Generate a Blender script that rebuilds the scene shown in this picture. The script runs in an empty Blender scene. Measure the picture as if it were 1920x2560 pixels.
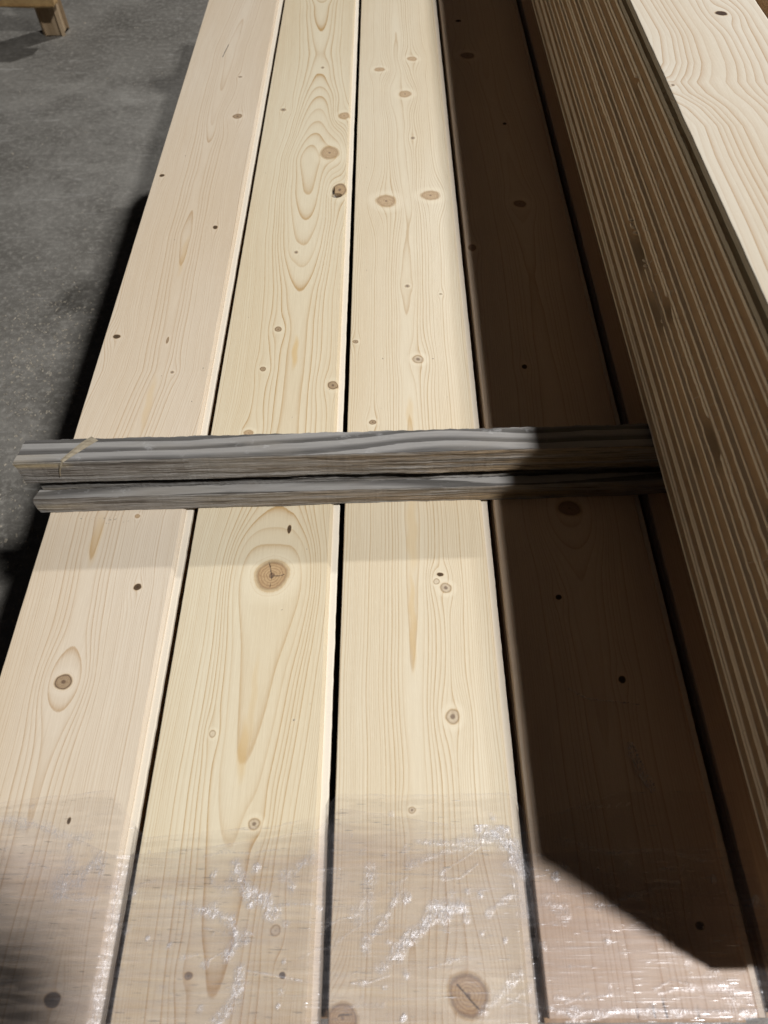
import bpy, bmesh, math, random
import numpy as np

scene = bpy.context.scene
COL = scene.collection
random.seed(7)
ZT = 0.65                      # height of the pile's top boards above the floor

# ------------------------------------------------------------------ camera
cam_d = bpy.data.cameras.new("camera")
cam = bpy.data.objects.new("camera", cam_d)
COL.objects.link(cam)
cam.location = (0.0, 0.0, ZT + 0.70)
cam.rotation_euler = (math.radians(90 - 56.3), 0.0, -0.0034)
cam_d.sensor_fit = 'VERTICAL'
cam_d.sensor_height = 36.0
cam_d.lens = 24.965
cam_d.clip_start = 0.02
cam_d.clip_end = 200.0
cam_d.dof.use_dof = True
cam_d.dof.focus_distance = 0.92
cam_d.dof.aperture_fstop = 7.0
scene.camera = cam

# ------------------------------------------------------------------ world + lamps
world = bpy.data.worlds.new("World")
scene.world = world
world.use_nodes = True
bg = world.node_tree.nodes["Background"]
bg.inputs["Color"].default_value = (0.92, 0.92, 1.0, 1)
bg.inputs["Strength"].default_value = 0.012

def lamp(name, loc, power, size, color=(1.0, 0.98, 0.95)):
    d = bpy.data.lights.new(name, 'AREA')
    d.shape = 'DISK'
    d.size = size
    d.energy = power
    d.color = color
    o = bpy.data.objects.new(name, d)
    o.location = loc
    COL.objects.link(o)
    return o

lamp("hall_lamp", (2.515, -1.32, ZT + 4.5), 385, 0.32)
lamp("hall_lamp", (2.80, 6.55, ZT + 4.5), 480, 0.32)

scene.view_settings.view_transform = 'Standard'
scene.view_settings.look = 'None'
scene.view_settings.exposure = 0.0
scene.view_settings.gamma = 1.0
scene.cycles.max_bounces = 10
scene.cycles.diffuse_bounces = 6
scene.cycles.transparent_max_bounces = 16
scene.cycles.caustics_reflective = False
scene.cycles.caustics_refractive = False

# ------------------------------------------------------------------ helpers
def tag(o, label=None, cat=None, group=None, kind=None):
    if label: o["label"] = label
    if cat: o["category"] = cat
    if group: o["group"] = group
    if kind: o["kind"] = kind
    return o

def link(name, me, mat=None, parent=None):
    o = bpy.data.objects.new(name, me)
    COL.objects.link(o)
    if mat: 
        if not me.materials: me.materials.append(mat)
    if parent: o.parent = parent
    return o

def empty(name, loc):
    o = bpy.data.objects.new(name, None)
    o.location = loc
    COL.objects.link(o)
    return o

def fast_mesh(name, co, quads, attrs=None, smooth=False):
    """mesh from numpy: co (n,3), quads (m,4) int"""
    me = bpy.data.meshes.new(name)
    n, m = len(co), len(quads)
    me.vertices.add(n)
    me.vertices.foreach_set("co", np.ascontiguousarray(co, dtype=np.float32).ravel())
    me.loops.add(m * 4)
    me.loops.foreach_set("vertex_index", np.ascontiguousarray(quads, dtype=np.int32).ravel())
    me.polygons.add(m)
    me.polygons.foreach_set("loop_start", np.arange(0, m * 4, 4, dtype=np.int32))
    me.polygons.foreach_set("use_smooth", np.full(m, smooth, dtype=bool))
    for k, v in (attrs or {}).items():
        a = me.attributes.new(k, 'FLOAT', 'POINT')
        a.data.foreach_set("value", np.ascontiguousarray(v, dtype=np.float32).ravel())
    me.update(calc_edges=True)
    me.validate()
    return me

def grid_quads(nu, nv, flip=False):
    """vertex index = i*nv + j, i<nu, j<nv"""
    i, j = np.meshgrid(np.arange(nu - 1), np.arange(nv - 1), indexing='ij')
    a = (i * nv + j).ravel()
    q = np.stack([a, a + nv, a + nv + 1, a + 1], 1)
    return q[:, ::-1] if flip else q

def end_caps(name, co, n, m, mat, parent, attrs=()):
    """close both ends of an extruded section (rows i of n, stations j of m), each end a part of its own"""
    for jj in (0, m - 1):
        bm = bmesh.new()
        vs = [bm.verts.new(co[i * m + jj]) for i in range(n - 1)]
        bm.faces.new(vs if jj == 0 else vs[::-1])
        bmesh.ops.triangulate(bm, faces=bm.faces[:])
        em = bpy.data.meshes.new(name); bm.to_mesh(em); bm.free()
        for nm, val in attrs:
            a = em.attributes.new(nm, 'FLOAT', 'POINT')
            a.data.foreach_set("value", np.full(len(em.vertices), val, dtype=np.float32))
        link(name, em, mat, parent)

def noise1(t, seed, wl):
    r = np.random.RandomState(seed)
    s = np.zeros_like(t, dtype=float)
    for k in range(6):
        f = 2 * np.pi / (wl * r.uniform(0.35, 1.6))
        s += r.uniform(0.4, 1) * np.sin(f * t + r.uniform(0, 6.28))
    return s / 2.4

def noise2(x, y, seed, wx, wy, n=9):
    r = np.random.RandomState(seed)
    s = np.zeros(np.broadcast(x, y).shape)
    for k in range(n):
        fx = 2 * np.pi / wx * r.uniform(-1.2, 1.2)
        fy = 2 * np.pi / wy * r.uniform(-1.2, 1.2)
        s += np.sin(fx * x + fy * y + r.uniform(0, 6.28))
    return s / math.sqrt(n)

class NT:
    """small node-tree builder"""
    def __init__(self, name):
        self.m = bpy.data.materials.new(name)
        self.m.use_nodes = True
        self.t = self.m.node_tree
        self.t.nodes.clear()
        self.out = self.t.nodes.new("ShaderNodeOutputMaterial")
        self.tc = None
    def n(self, ty, **kw):
        nd = self.t.nodes.new(ty)
        for k, v in kw.items(): setattr(nd, k, v)
        return nd
    def put(self, sock, v):
        if isinstance(v, bpy.types.NodeSocket): self.t.links.new(v, sock)
        elif isinstance(v, (tuple, list)) and len(v) == 3 and sock.type == 'RGBA': sock.default_value = (*v, 1)
        else: sock.default_value = v
    def math(self, op, a, b=None, c=None, clamp=False):
        nd = self.n("ShaderNodeMath", operation=op, use_clamp=clamp)
        self.put(nd.inputs[0], a)
        if b is not None: self.put(nd.inputs[1], b)
        if c is not None: self.put(nd.inputs[2], c)
        return nd.outputs[0]
    def add(s, a, b): return s.math('ADD', a, b)
    def sub(s, a, b): return s.math('SUBTRACT', a, b)
    def mul(s, a, b, clamp=False): return s.math('MULTIPLY', a, b, clamp=clamp)
    def attr(self, name):
        return self.n("ShaderNodeAttribute", attribute_name=name).outputs["Fac"]
    def coord(self, which="Object"):
        if self.tc is None: self.tc = self.n("ShaderNodeTexCoord")
        return self.tc.outputs[which]
    def scaled(self, s, which="Object", loc=(0, 0, 0), rot=(0, 0, 0)):
        mp = self.n("ShaderNodeMapping")
        self.put(mp.inputs["Vector"], self.coord(which))
        mp.inputs["Scale"].default_value = s
        mp.inputs["Location"].default_value = loc
        mp.inputs["Rotation"].default_value = rot
        return mp.outputs[0]
    def noise(self, vec, scale=1.0, detail=3.0, rough=0.55, dist=0.0, color=False):
        nd = self.n("ShaderNodeTexNoise")
        self.put(nd.inputs["Vector"], vec)
        nd.inputs["Scale"].default_value = scale
        nd.inputs["Detail"].default_value = detail
        nd.inputs["Roughness"].default_value = rough
        nd.inputs["Distortion"].default_value = dist
        return nd.outputs["Color" if color else "Fac"]
    def ramp(self, fac, stops, interp='LINEAR'):
        nd = self.n("ShaderNodeValToRGB")
        nd.color_ramp.interpolation = interp
        el = nd.color_ramp.elements
        while len(el) < len(stops): el.new(0.5)
        for e, (p, c) in zip(el, stops):
            e.position = p
            e.color = (c, c, c, 1) if not isinstance(c, (tuple, list)) else (*c, 1)
        self.put(nd.inputs[0], fac)
        return nd.outputs[0]
    def mix(self, fac, a, b, blend='MIX'):
        nd = self.n("ShaderNodeMix", data_type='RGBA', blend_type=blend, clamp_factor=True)
        self.put(nd.inputs[0], fac)
        self.put(nd.inputs[6], a)
        self.put(nd.inputs[7], b)
        return nd.outputs[2]
    def remap(self, v, a, b, c=0.0, d=1.0, smooth=False):
        nd = self.n("ShaderNodeMapRange", interpolation_type='SMOOTHSTEP' if smooth else 'LINEAR')
        self.put(nd.inputs[0], v)
        for i, k in enumerate((a, b, c, d)): self.put(nd.inputs[i + 1], k)
        return nd.outputs[0]
    def bump(self, h, strength=0.3, dist=0.001, normal=None):
        nd = self.n("ShaderNodeBump")
        self.put(nd.inputs["Strength"], strength)
        nd.inputs["Distance"].default_value = dist
        self.put(nd.inputs["Height"], h)
        if normal is not None: self.put(nd.inputs["Normal"], normal)
        return nd.outputs[0]
    def bsdf(self, color, rough=0.5, spec=0.4, normal=None):
        nd = self.n("ShaderNodeBsdfPrincipled")
        self.put(nd.inputs["Base Color"], color)
        self.put(nd.inputs["Roughness"], rough)
        self.put(nd.inputs["Specular IOR Level"], spec)
        if normal is not None: self.put(nd.inputs["Normal"], normal)
        return nd.outputs[0]
    def done(self, shader):
        self.t.links.new(shader, self.out.inputs["Surface"])
        return self.m

# ------------------------------------------------------------------ materials
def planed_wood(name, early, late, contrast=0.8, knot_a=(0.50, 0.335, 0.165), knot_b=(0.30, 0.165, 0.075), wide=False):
    """planed spruce: the annual-ring number is an attribute of the board, the shader turns it into early and late wood"""
    g = NT(name)
    fib = g.noise(g.scaled((700, 16, 300)), 1.0, 3, 0.6)
    fine = g.noise(g.scaled((1500, 90, 800)), 1.0, 2, 0.6)
    ring = g.add(g.attr("ring"), g.mul(g.sub(fib, 0.5), 0.09))
    f = g.math('FRACT', ring)
    idx = g.math('FLOOR', ring)
    wn = g.n("ShaderNodeTexWhiteNoise", noise_dimensions='1D')
    g.put(wn.inputs["W"], idx)
    per = g.remap(wn.outputs["Value"], 0, 1, 0.30, 1.15)
    if wide:
        line = g.ramp(f, [(0.0, 0.0), (0.2, 0.05), (0.55, 0.30), (0.84, 0.60), (0.93, 1.0), (0.97, 0.85), (1.0, 0.0)])
    else:
        line = g.ramp(f, [(0.0, 0.0), (0.45, 0.03), (0.72, 0.22), (0.86, 0.62), (0.93, 1.0), (0.965, 0.9), (1.0, 0.0)])
    lw = g.mul(g.mul(line, per), contrast)
    big = g.noise(g.scaled((9, 1.6, 5)), 1.0, 3, 0.5)
    tint = g.mix(g.remap(big, 0.3, 0.7), early, tuple(c * k for c, k in zip(early, (0.93, 0.885, 0.82))))
    col = g.mix(lw, tint, late)
    col = g.mix(g.remap(fib, 0.3, 0.75, 0.0, 0.16), col, tuple(c * 0.72 for c in late))
    col = g.mix(g.remap(fine, 0.55, 0.8, 0.0, 0.22), col, (0.86, 0.80, 0.66))
    # resin-rich streaks
    col = g.mix(g.mul(g.attr("resin"), 0.75), col, (0.62, 0.40, 0.13))
    # knots: rho 0 in the heart, 1 at the rim
    rho = g.add(g.attr("rho"), g.mul(g.sub(g.noise(g.scaled((260, 260, 260)), 1.0, 3), 0.5), 0.16))
    kd = g.attr("knot_dark")
    kr = g.math('FRACT', g.mul(rho, 5.4))
    kcol = g.mix(g.ramp(kr, [(0, 0.05), (0.55, 0.25), (0.85, 1.0), (1.0, 0.1)]), knot_a, knot_b)
    kcol = g.mix(g.attr("knot_pale"), kcol, g.mix(g.mul(g.ramp(kr, [(0, 0.0), (0.7, 0.1), (0.9, 1.0), (1.0, 0.0)]), 0.5), tuple(c * 0.95 for c in early), late))
    kn = g.noise(g.scaled((190, 240, 200)), 1.0, 4, 0.65)
    kcol = g.mix(g.remap(kn, 0.45, 0.70, 0.0, 0.4), kcol, tuple(c * 0.8 for c in knot_b))
    kcol = g.mix(g.remap(rho, 0.62, 0.95, 0.0, 0.35), kcol, knot_b)
    hh = g.attr("heart")
    kcol = g.mix(g.remap(rho, g.mul(hh, 0.55), g.mul(hh, 1.25), 0.72, 0.0, smooth=True), kcol, (0.115, 0.062, 0.038))
    kcol = g.mix(g.remap(kd, 0.0, 1.0, 0.0, 0.90), kcol, (0.045, 0.032, 0.024))
    pal_h = g.mul(g.remap(rho, 1.1, 1.35, 0.0, 1.0), g.remap(rho, 1.4, 2.3, 0.5, 0.0))
    col = g.mix(g.mul(pal_h, g.remap(kd, 0, 0.6, 1.0, 0.3)), col, tuple(min(1, c * 1.08) for c in early))
    halo = g.remap(rho, 1.0, 1.3, 0.45, 0.0, smooth=True)
    col = g.mix(halo, col, (0.56, 0.37, 0.16))
    kr2 = g.math('FRACT', g.mul(rho, 3.4))
    col = g.mix(g.mul(g.ramp(kr2, [(0, 0.0), (0.6, 0.15), (0.85, 0.9), (1.0, 0.0)]), g.remap(rho, 1.0, 1.75, 0.55, 0.0)), col, late)
    rim = g.mul(g.ramp(rho, [(0.84, 0.0), (0.95, 1.0), (1.0, 0.85)]), g.remap(rho, 1.0, 1.12, 1.0, 0.0))
    kmask = g.remap(rho, 0.84, 1.10, 1.0, 0.0, smooth=True)
    col = g.mix(kmask, col, kcol)
    col = g.mix(g.mul(rim, g.attr("rim")), col, (0.07, 0.04, 0.025))
    col = g.mix(g.attr("crack"), col, (0.02, 0.012, 0.008))
    h = g.add(g.mul(lw, 0.6), g.add(g.mul(fib, 0.7), g.mul(fine, 0.5)))
    h = g.sub(h, g.mul(g.attr("crack"), 3.0))
    torn = g.mul(g.remap(rho, 1.0, 2.3, 1.0, 0.0), g.noise(g.scaled((420, 300, 300)), 1.0, 4, 0.7))
    h = g.add(h, g.mul(torn, 1.6))
    nrm = g.bump(h, 0.42, 0.00035)
    rgh = g.remap(fine, 0.3, 0.7, 0.55 if wide else 0.33, 0.7 if wide else 0.50)
    return g.done(g.bsdf(col, g.math("ADD", rgh, g.mul(kmask, 0.2)), g.remap(g.mul(kmask, kd), 0, 0.6, 0.22 if wide else 0.55, 0.08), nrm))

W1 = planed_wood("wood_pinkish_spruce", (0.745, 0.655, 0.535), (0.47, 0.31, 0.165), 0.74)
W2 = planed_wood("wood_yellowish_spruce", (0.760, 0.685, 0.525), (0.47, 0.295, 0.120), 0.90)
W3 = planed_wood("wood_cream_spruce", (0.765, 0.692, 0.545), (0.46, 0.30, 0.135), 0.90)
W4 = planed_wood("wood_shaded_spruce", (0.66, 0.525, 0.405), (0.42, 0.25, 0.13), 0.7, (0.20, 0.085, 0.04), (0.13, 0.05, 0.02))  # the stack's shadow is put into this darker, redder copy of the spruce
W5 = planed_wood("wood_white_spruce", (0.585, 0.535, 0.445), (0.38, 0.255, 0.145), 1.0, (0.16, 0.06, 0.03), (0.10, 0.04, 0.02), wide=True)

def edge_wood(name, base, dark):
    g = NT(name)
    st = g.noise(g.scaled((160, 0.9, 260)), 1.0, 3, 0.55)
    fl = g.noise(g.scaled((900, 60, 1500)), 1.0, 3, 0.7)
    bl = g.noise(g.scaled((20, 2.2, 30)), 1.0, 2)
    c = g.mix(g.remap(st, 0.45, 0.85, 0, 0.6), base, dark)
    c = g.mix(g.remap(bl, 0.45, 0.75, 0, 0.2), c, tuple(k * 0.78 for k in base))
    c = g.mix(g.remap(fl, 0.6, 0.8, 0, 0.25), c, tuple(min(1, k * 1.25) for k in base))
    c = g.mix(g.attr("crack"), c, (0.02, 0.012, 0.008))
    rr = g.n("ShaderNodeObjectInfo").outputs["Random"]
    c = g.mix(g.remap(rr, 0, 1, 0, 0.2), c, tuple(k * q for k, q in zip(base, (0.62, 0.52, 0.42))))
    return g.done(g.bsdf(c, 0.6, 0.25, g.bump(fl, 0.4, 0.0003)))

WE = edge_wood("wood_sawn_edge", (0.90, 0.77, 0.615), (0.72, 0.545, 0.37))
WT = edge_wood("wood_tongue", (0.76, 0.70, 0.60), (0.66, 0.57, 0.45))

def weathered(name):
    g = NT(name)
    fib = g.noise(g.scaled((10, 420, 420)), 1.0, 4, 0.65)
    fine = g.noise(g.scaled((70, 1300, 1300)), 1.0, 3, 0.65)
    ring = g.add(g.attr("ring"), g.mul(g.sub(fib, 0.5), 0.22))
    f = g.math('FRACT', ring)
    line = g.ramp(f, [(0.0, 0.0), (0.40, 0.06), (0.54, 0.55), (0.70, 1.0), (0.95, 1.0), (1.0, 0.0)])
    col = g.mix(line, (0.315, 0.305, 0.294), (0.085, 0.080, 0.075))
    col = g.mix(g.remap(fib, 0.4, 0.75, 0, 0.45), col, (0.19, 0.185, 0.185))
    dirt = g.noise(g.scaled((6, 30, 30)), 1.0, 4, 0.6)
    col = g.mix(g.remap(dirt, 0.52, 0.72, 0, 0.5), col, (0.27, 0.245, 0.21))
    pale = g.noise(g.scaled((38, 60, 60)), 1.0, 4, 0.7)
    col = g.mix(g.remap(pale, 0.60, 0.74, 0, 0.45), col, (0.50, 0.50, 0.51))
    # split sides: brown cracked bark-like wood
    sd = g.attr("side")
    s1 = g.noise(g.scaled((5, 200, 300)), 1.0, 5, 0.68, 0.25)
    s2 = g.noise(g.scaled((26, 420, 620)), 1.0, 4, 0.7)
    sep = g.n("ShaderNodeSeparateXYZ"); g.put(sep.inputs[0], g.coord())
    xr = g.math('MULTIPLY', g.remap(sep.outputs[0], -0.22, 0.12, 0.12, 1.0), g.remap(g.noise(g.scaled((3.2, 60, 90)), 1.0, 3), 0.36, 0.60))
    scol = g.ramp(s1, [(0.30, (0.035, 0.031, 0.030)), (0.43, (0.15, 0.135, 0.12)), (0.52, (0.33, 0.32, 0.31)), (0.62, (0.25, 0.23, 0.205)), (0.75, (0.40, 0.39, 0.38))])
    bcol = g.ramp(s2, [(0.30, (0.02, 0.016, 0.013)), (0.45, (0.17, 0.115, 0.062)), (0.6, (0.30, 0.215, 0.125)), (0.75, (0.20, 0.16, 0.11))])
    scol = g.mix(g.mul(xr, g.attr("bark")), scol, bcol)
    col = g.mix(sd, col, scol)
    col = g.mix(g.attr("fresh"), col, g.mix(g.remap(fib, 0.35, 0.7), (0.50, 0.42, 0.28), (0.36, 0.28, 0.17)))
    wx = g.attr("end")
    col = g.mix(wx, col, (0.16, 0.15, 0.145))
    h = g.add(g.mul(fib, 0.8), g.mul(fine, 0.7))
    h = g.add(h, g.mul(sd, g.mul(g.add(s1, s2), 2.6)))
    h = g.sub(h, g.mul(line, 0.4))
    return g.done(g.bsdf(col, 0.62, 0.35, g.bump(h, 0.7, 0.0009)))

GREY = weathered("weathered_grey_wood")

def concrete():
    g = NT("worn_concrete")
    a = g.noise(g.scaled((1.1, 1.1, 1.1)), 1.0, 5, 0.6)
    b = g.noise(g.scaled((3.2, 4.2, 5), loc=(3, 1, 0)), 1.0, 8, 0.72, 0.3)
    c = g.noise(g.scaled((55, 55, 55)), 1.0, 5, 0.75)
    d = g.noise(g.scaled((240, 240, 240)), 1.0, 3, 0.7)
    e = g.noise(g.scaled((6, 60, 5), rot=(0, 0, 0.35)), 1.0, 3, 0.6, 0.3)
    col = g.mix(g.remap(a, 0.40, 0.62), (0.170, 0.161, 0.145), (0.265, 0.255, 0.235))
    col = g.mix(g.remap(b, 0.40, 0.66, 0, 0.75), col, (0.066, 0.060, 0.051))
    col = g.mix(g.remap(c, 0.48, 0.72, 0, 0.75), col, (0.36, 0.345, 0.315))
    col = g.mix(g.remap(c, 0.28, 0.42, 0.5, 0), col, (0.15, 0.14, 0.13))
    col = g.mix(g.remap(e, 0.62, 0.72, 0, 0.3), col, (0.5, 0.49, 0.475))
    col = g.mix(g.remap(d, 0.63, 0.74, 0, 0.55), col, (0.6, 0.56, 0.49))
    col = g.mix(g.remap(d, 0.34, 0.42, 0.5, 0), col, (0.11, 0.1, 0.09))
    return g.done(g.bsdf(col, g.remap(b, 0.3, 0.7, 0.42, 0.7), 0.3, g.bump(g.add(c, g.mul(d, 0.5)), 0.35, 0.004)))

CONC = concrete()

def plain_wood(name, a, b, rough=0.6, stretch=(30, 3, 30)):
    g = NT(name)
    n = g.noise(g.scaled(stretch), 1.0, 4, 0.6, 0.5)
    n2 = g.noise(g.scaled(tuple(k * 9 for k in stretch)), 1.0, 3, 0.6)
    c = g.mix(g.remap(n, 0.35, 0.68), a, b)
    c = g.mix(g.remap(n2, 0.5, 0.75, 0, 0.4), c, tuple(k * 0.6 for k in b))
    return g.done(g.bsdf(c, rough, 0.3, g.bump(g.add(n, n2), 0.4, 0.002)))

TREST = plain_wood("old_yellow_pine", (0.52, 0.36, 0.17), (0.35, 0.215, 0.095), 0.55)
LEGW = plain_wood("dusty_pine_leg", (0.46, 0.35, 0.23), (0.33, 0.235, 0.14), 0.65, (40, 40, 4))
BEARW = plain_wood("rough_bearer", (0.34, 0.26, 0.17), (0.22, 0.16, 0.10))
CHIP = plain_wood("pine_chips", (0.50, 0.455, 0.38), (0.28, 0.245, 0.19), 0.7, (200, 200, 200))
SLIV = plain_wood("fresh_splinter", (0.40, 0.345, 0.255), (0.27, 0.225, 0.16), 0.65, (60, 300, 300))
LOWER = plain_wood("lower_boards_wood", (0.50, 0.35, 0.21), (0.36, 0.235, 0.13), 0.6, (60, 2, 60))

def stretch_film(name, haze=0.13, tint=(0.90, 0.885, 0.90)):
    g = NT(name)
    st = g.noise(g.scaled((14, 520, 40), rot=(0, 0, 0.07)), 1.0, 4, 0.7, 0.15)
    st2 = g.noise(g.scaled((5, 150, 40), rot=(0, 0, -0.10)), 1.0, 3, 0.6, 0.3)
    cl = g.noise(g.scaled((16, 22, 16)), 1.0, 3, 0.6, 0.4)
    cr = g.attr("crinkle")
    sp = g.noise(g.scaled((900, 380, 300), rot=(0, 0, -0.75)), 1.0, 4, 0.7, 0.4)
    sp2 = g.noise(g.scaled((150, 90, 90), rot=(0, 0, 0.8)), 1.0, 4, 0.7, 0.8)
    h = g.add(g.mul(st, 0.55), g.mul(st2, 0.8))
    nb = g.bump(h, 0.34, 0.0010)
    hc = g.add(g.mul(sp, 1.5), g.mul(sp2, 0.9))
    nbf = nb
    nb = g.bump(hc, g.mul(cr, 1.0), 0.00042, nb)
    tr = g.n("ShaderNodeBsdfTransparent")
    band = g.noise(g.scaled((2.2, 34, 10), rot=(0, 0, 0.06)), 1.0, 4, 0.65, 0.5)
    ed = g.remap(g.add(g.attr("edge"), g.mul(g.sub(band, 0.5), 0.055)), 0.002, 0.040, 0.0, 1.0, smooth=True)
    lay = g.mul(g.remap(band, 0.30, 0.70, 0.45, 1.1), ed)
    g.put(tr.inputs[0], g.mix(lay, (0.985, 0.98, 0.98), tint))
    gl = g.n("ShaderNodeBsdfAnisotropic")
    gl.inputs["Color"].default_value = (0.93, 0.94, 1.0, 1)
    hair = g.remap(g.noise(g.scaled((55, 1300, 60), rot=(0, 0, 0.05)), 1.0, 2, 0.5), 0.685, 0.73)
    g.put(gl.inputs["Roughness"], g.remap(cr, 0, 0.6, 0.32, 0.30))
    g.put(gl.inputs["Normal"], nb)
    df = g.n("ShaderNodeBsdfDiffuse")
    df.inputs["Color"].default_value = (0.80, 0.79, 0.84, 1)
    g.put(df.inputs["Normal"], nbf)
    fr = g.n("ShaderNodeLayerWeight")
    fr.inputs["Blend"].default_value = 0.16
    gf = g.add(g.mul(fr.outputs["Fresnel"], 0.45), g.mul(cr, g.remap(sp, 0.44, 0.64, 0.03, 0.30)))
    gf = g.add(gf, g.add(g.mul(g.remap(st, 0.60, 0.74), 0.12), g.mul(hair, 0.35)))
    m1 = g.n("ShaderNodeMixShader")
    hz = g.mul(g.add(g.remap(st, 0.38, 0.66, 0.4, 1.4), g.remap(cl, 0.35, 0.65, -0.25, 0.5)), haze)
    hz = g.mul(hz, g.remap(ed, 0, 1, 0.35, 1.0))
    g.put(m1.inputs[0], g.math('ADD', hz, g.mul(cr, g.remap(sp, 0.40, 0.66, 0.05, 0.55)), clamp=True))  # white diffuse speckle on the crinkles paints in their finest glints
    g.t.links.new(tr.outputs[0], m1.inputs[1]); g.t.links.new(df.outputs[0], m1.inputs[2])
    m2 = g.n("ShaderNodeMixShader")
    g.put(m2.inputs[0], g.math('MINIMUM', gf, 0.6))
    g.t.links.new(m1.outputs[0], m2.inputs[1]); g.t.links.new(gl.outputs[0], m2.inputs[2])
    return g.done(m2.outputs[0])

FILM = stretch_film("stretch_film", 0.075, (0.86, 0.825, 0.82))
FILM2 = stretch_film("stretch_film_second", 0.035, (0.965, 0.955, 0.95))

# ------------------------------------------------------------------ planed board generator
# kind of knot: darkness, dark rim, paleness of the body, size of the dark heart
KIND = dict(ring=(0.30, 0.80, 0.30, 0.30), dark=(0.95, 0.6, 0.0, 0.3), red=(0.0, 0.22, 0.25, 0.15), pin=(0.25, 0.25, 0.75, 0.62), pale=(0.0, 0.45, 0.8, 0.15),
            scar=(0.4, 0.3, 0.3, 0.3), big=(0.0, 0.25, 0.10, 0.20), void=(0.1, 0.7, 0.15, 0.25), eye=(0.05, 0.40, 0.68, 0.42), split=(0.0, 0.45, 0.18, 0.12),
            blur=(0.6, 0.2, 0.2, 0.4), hole=(0.97, 0.5, 0.0, 0.3))

def axis(a, b, step, fine=()):
    v = [np.arange(a, b, step), [b]]
    for (c, r, s) in fine:
        v.append(np.arange(max(a, c - r), min(b, c + r), s))
    v = np.unique(np.round(np.concatenate(v), 5))
    keep = np.concatenate([[True], np.diff(v) > 0.00025])
    v = v[keep]
    v[-1] = b
    return v

def profile(t=0.0200):
    """groove side (left) from the bottom up to the top edge; (dx, dz)"""
    return [(0.0010, -t), (0.0, -t + 0.0010), (0.0, -0.0137), (0.0065, -0.0130), (0.0065, -0.0072), (0.0, -0.0066), (0.0, -0.0009), (0.0004, -0.0002)]

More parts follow.
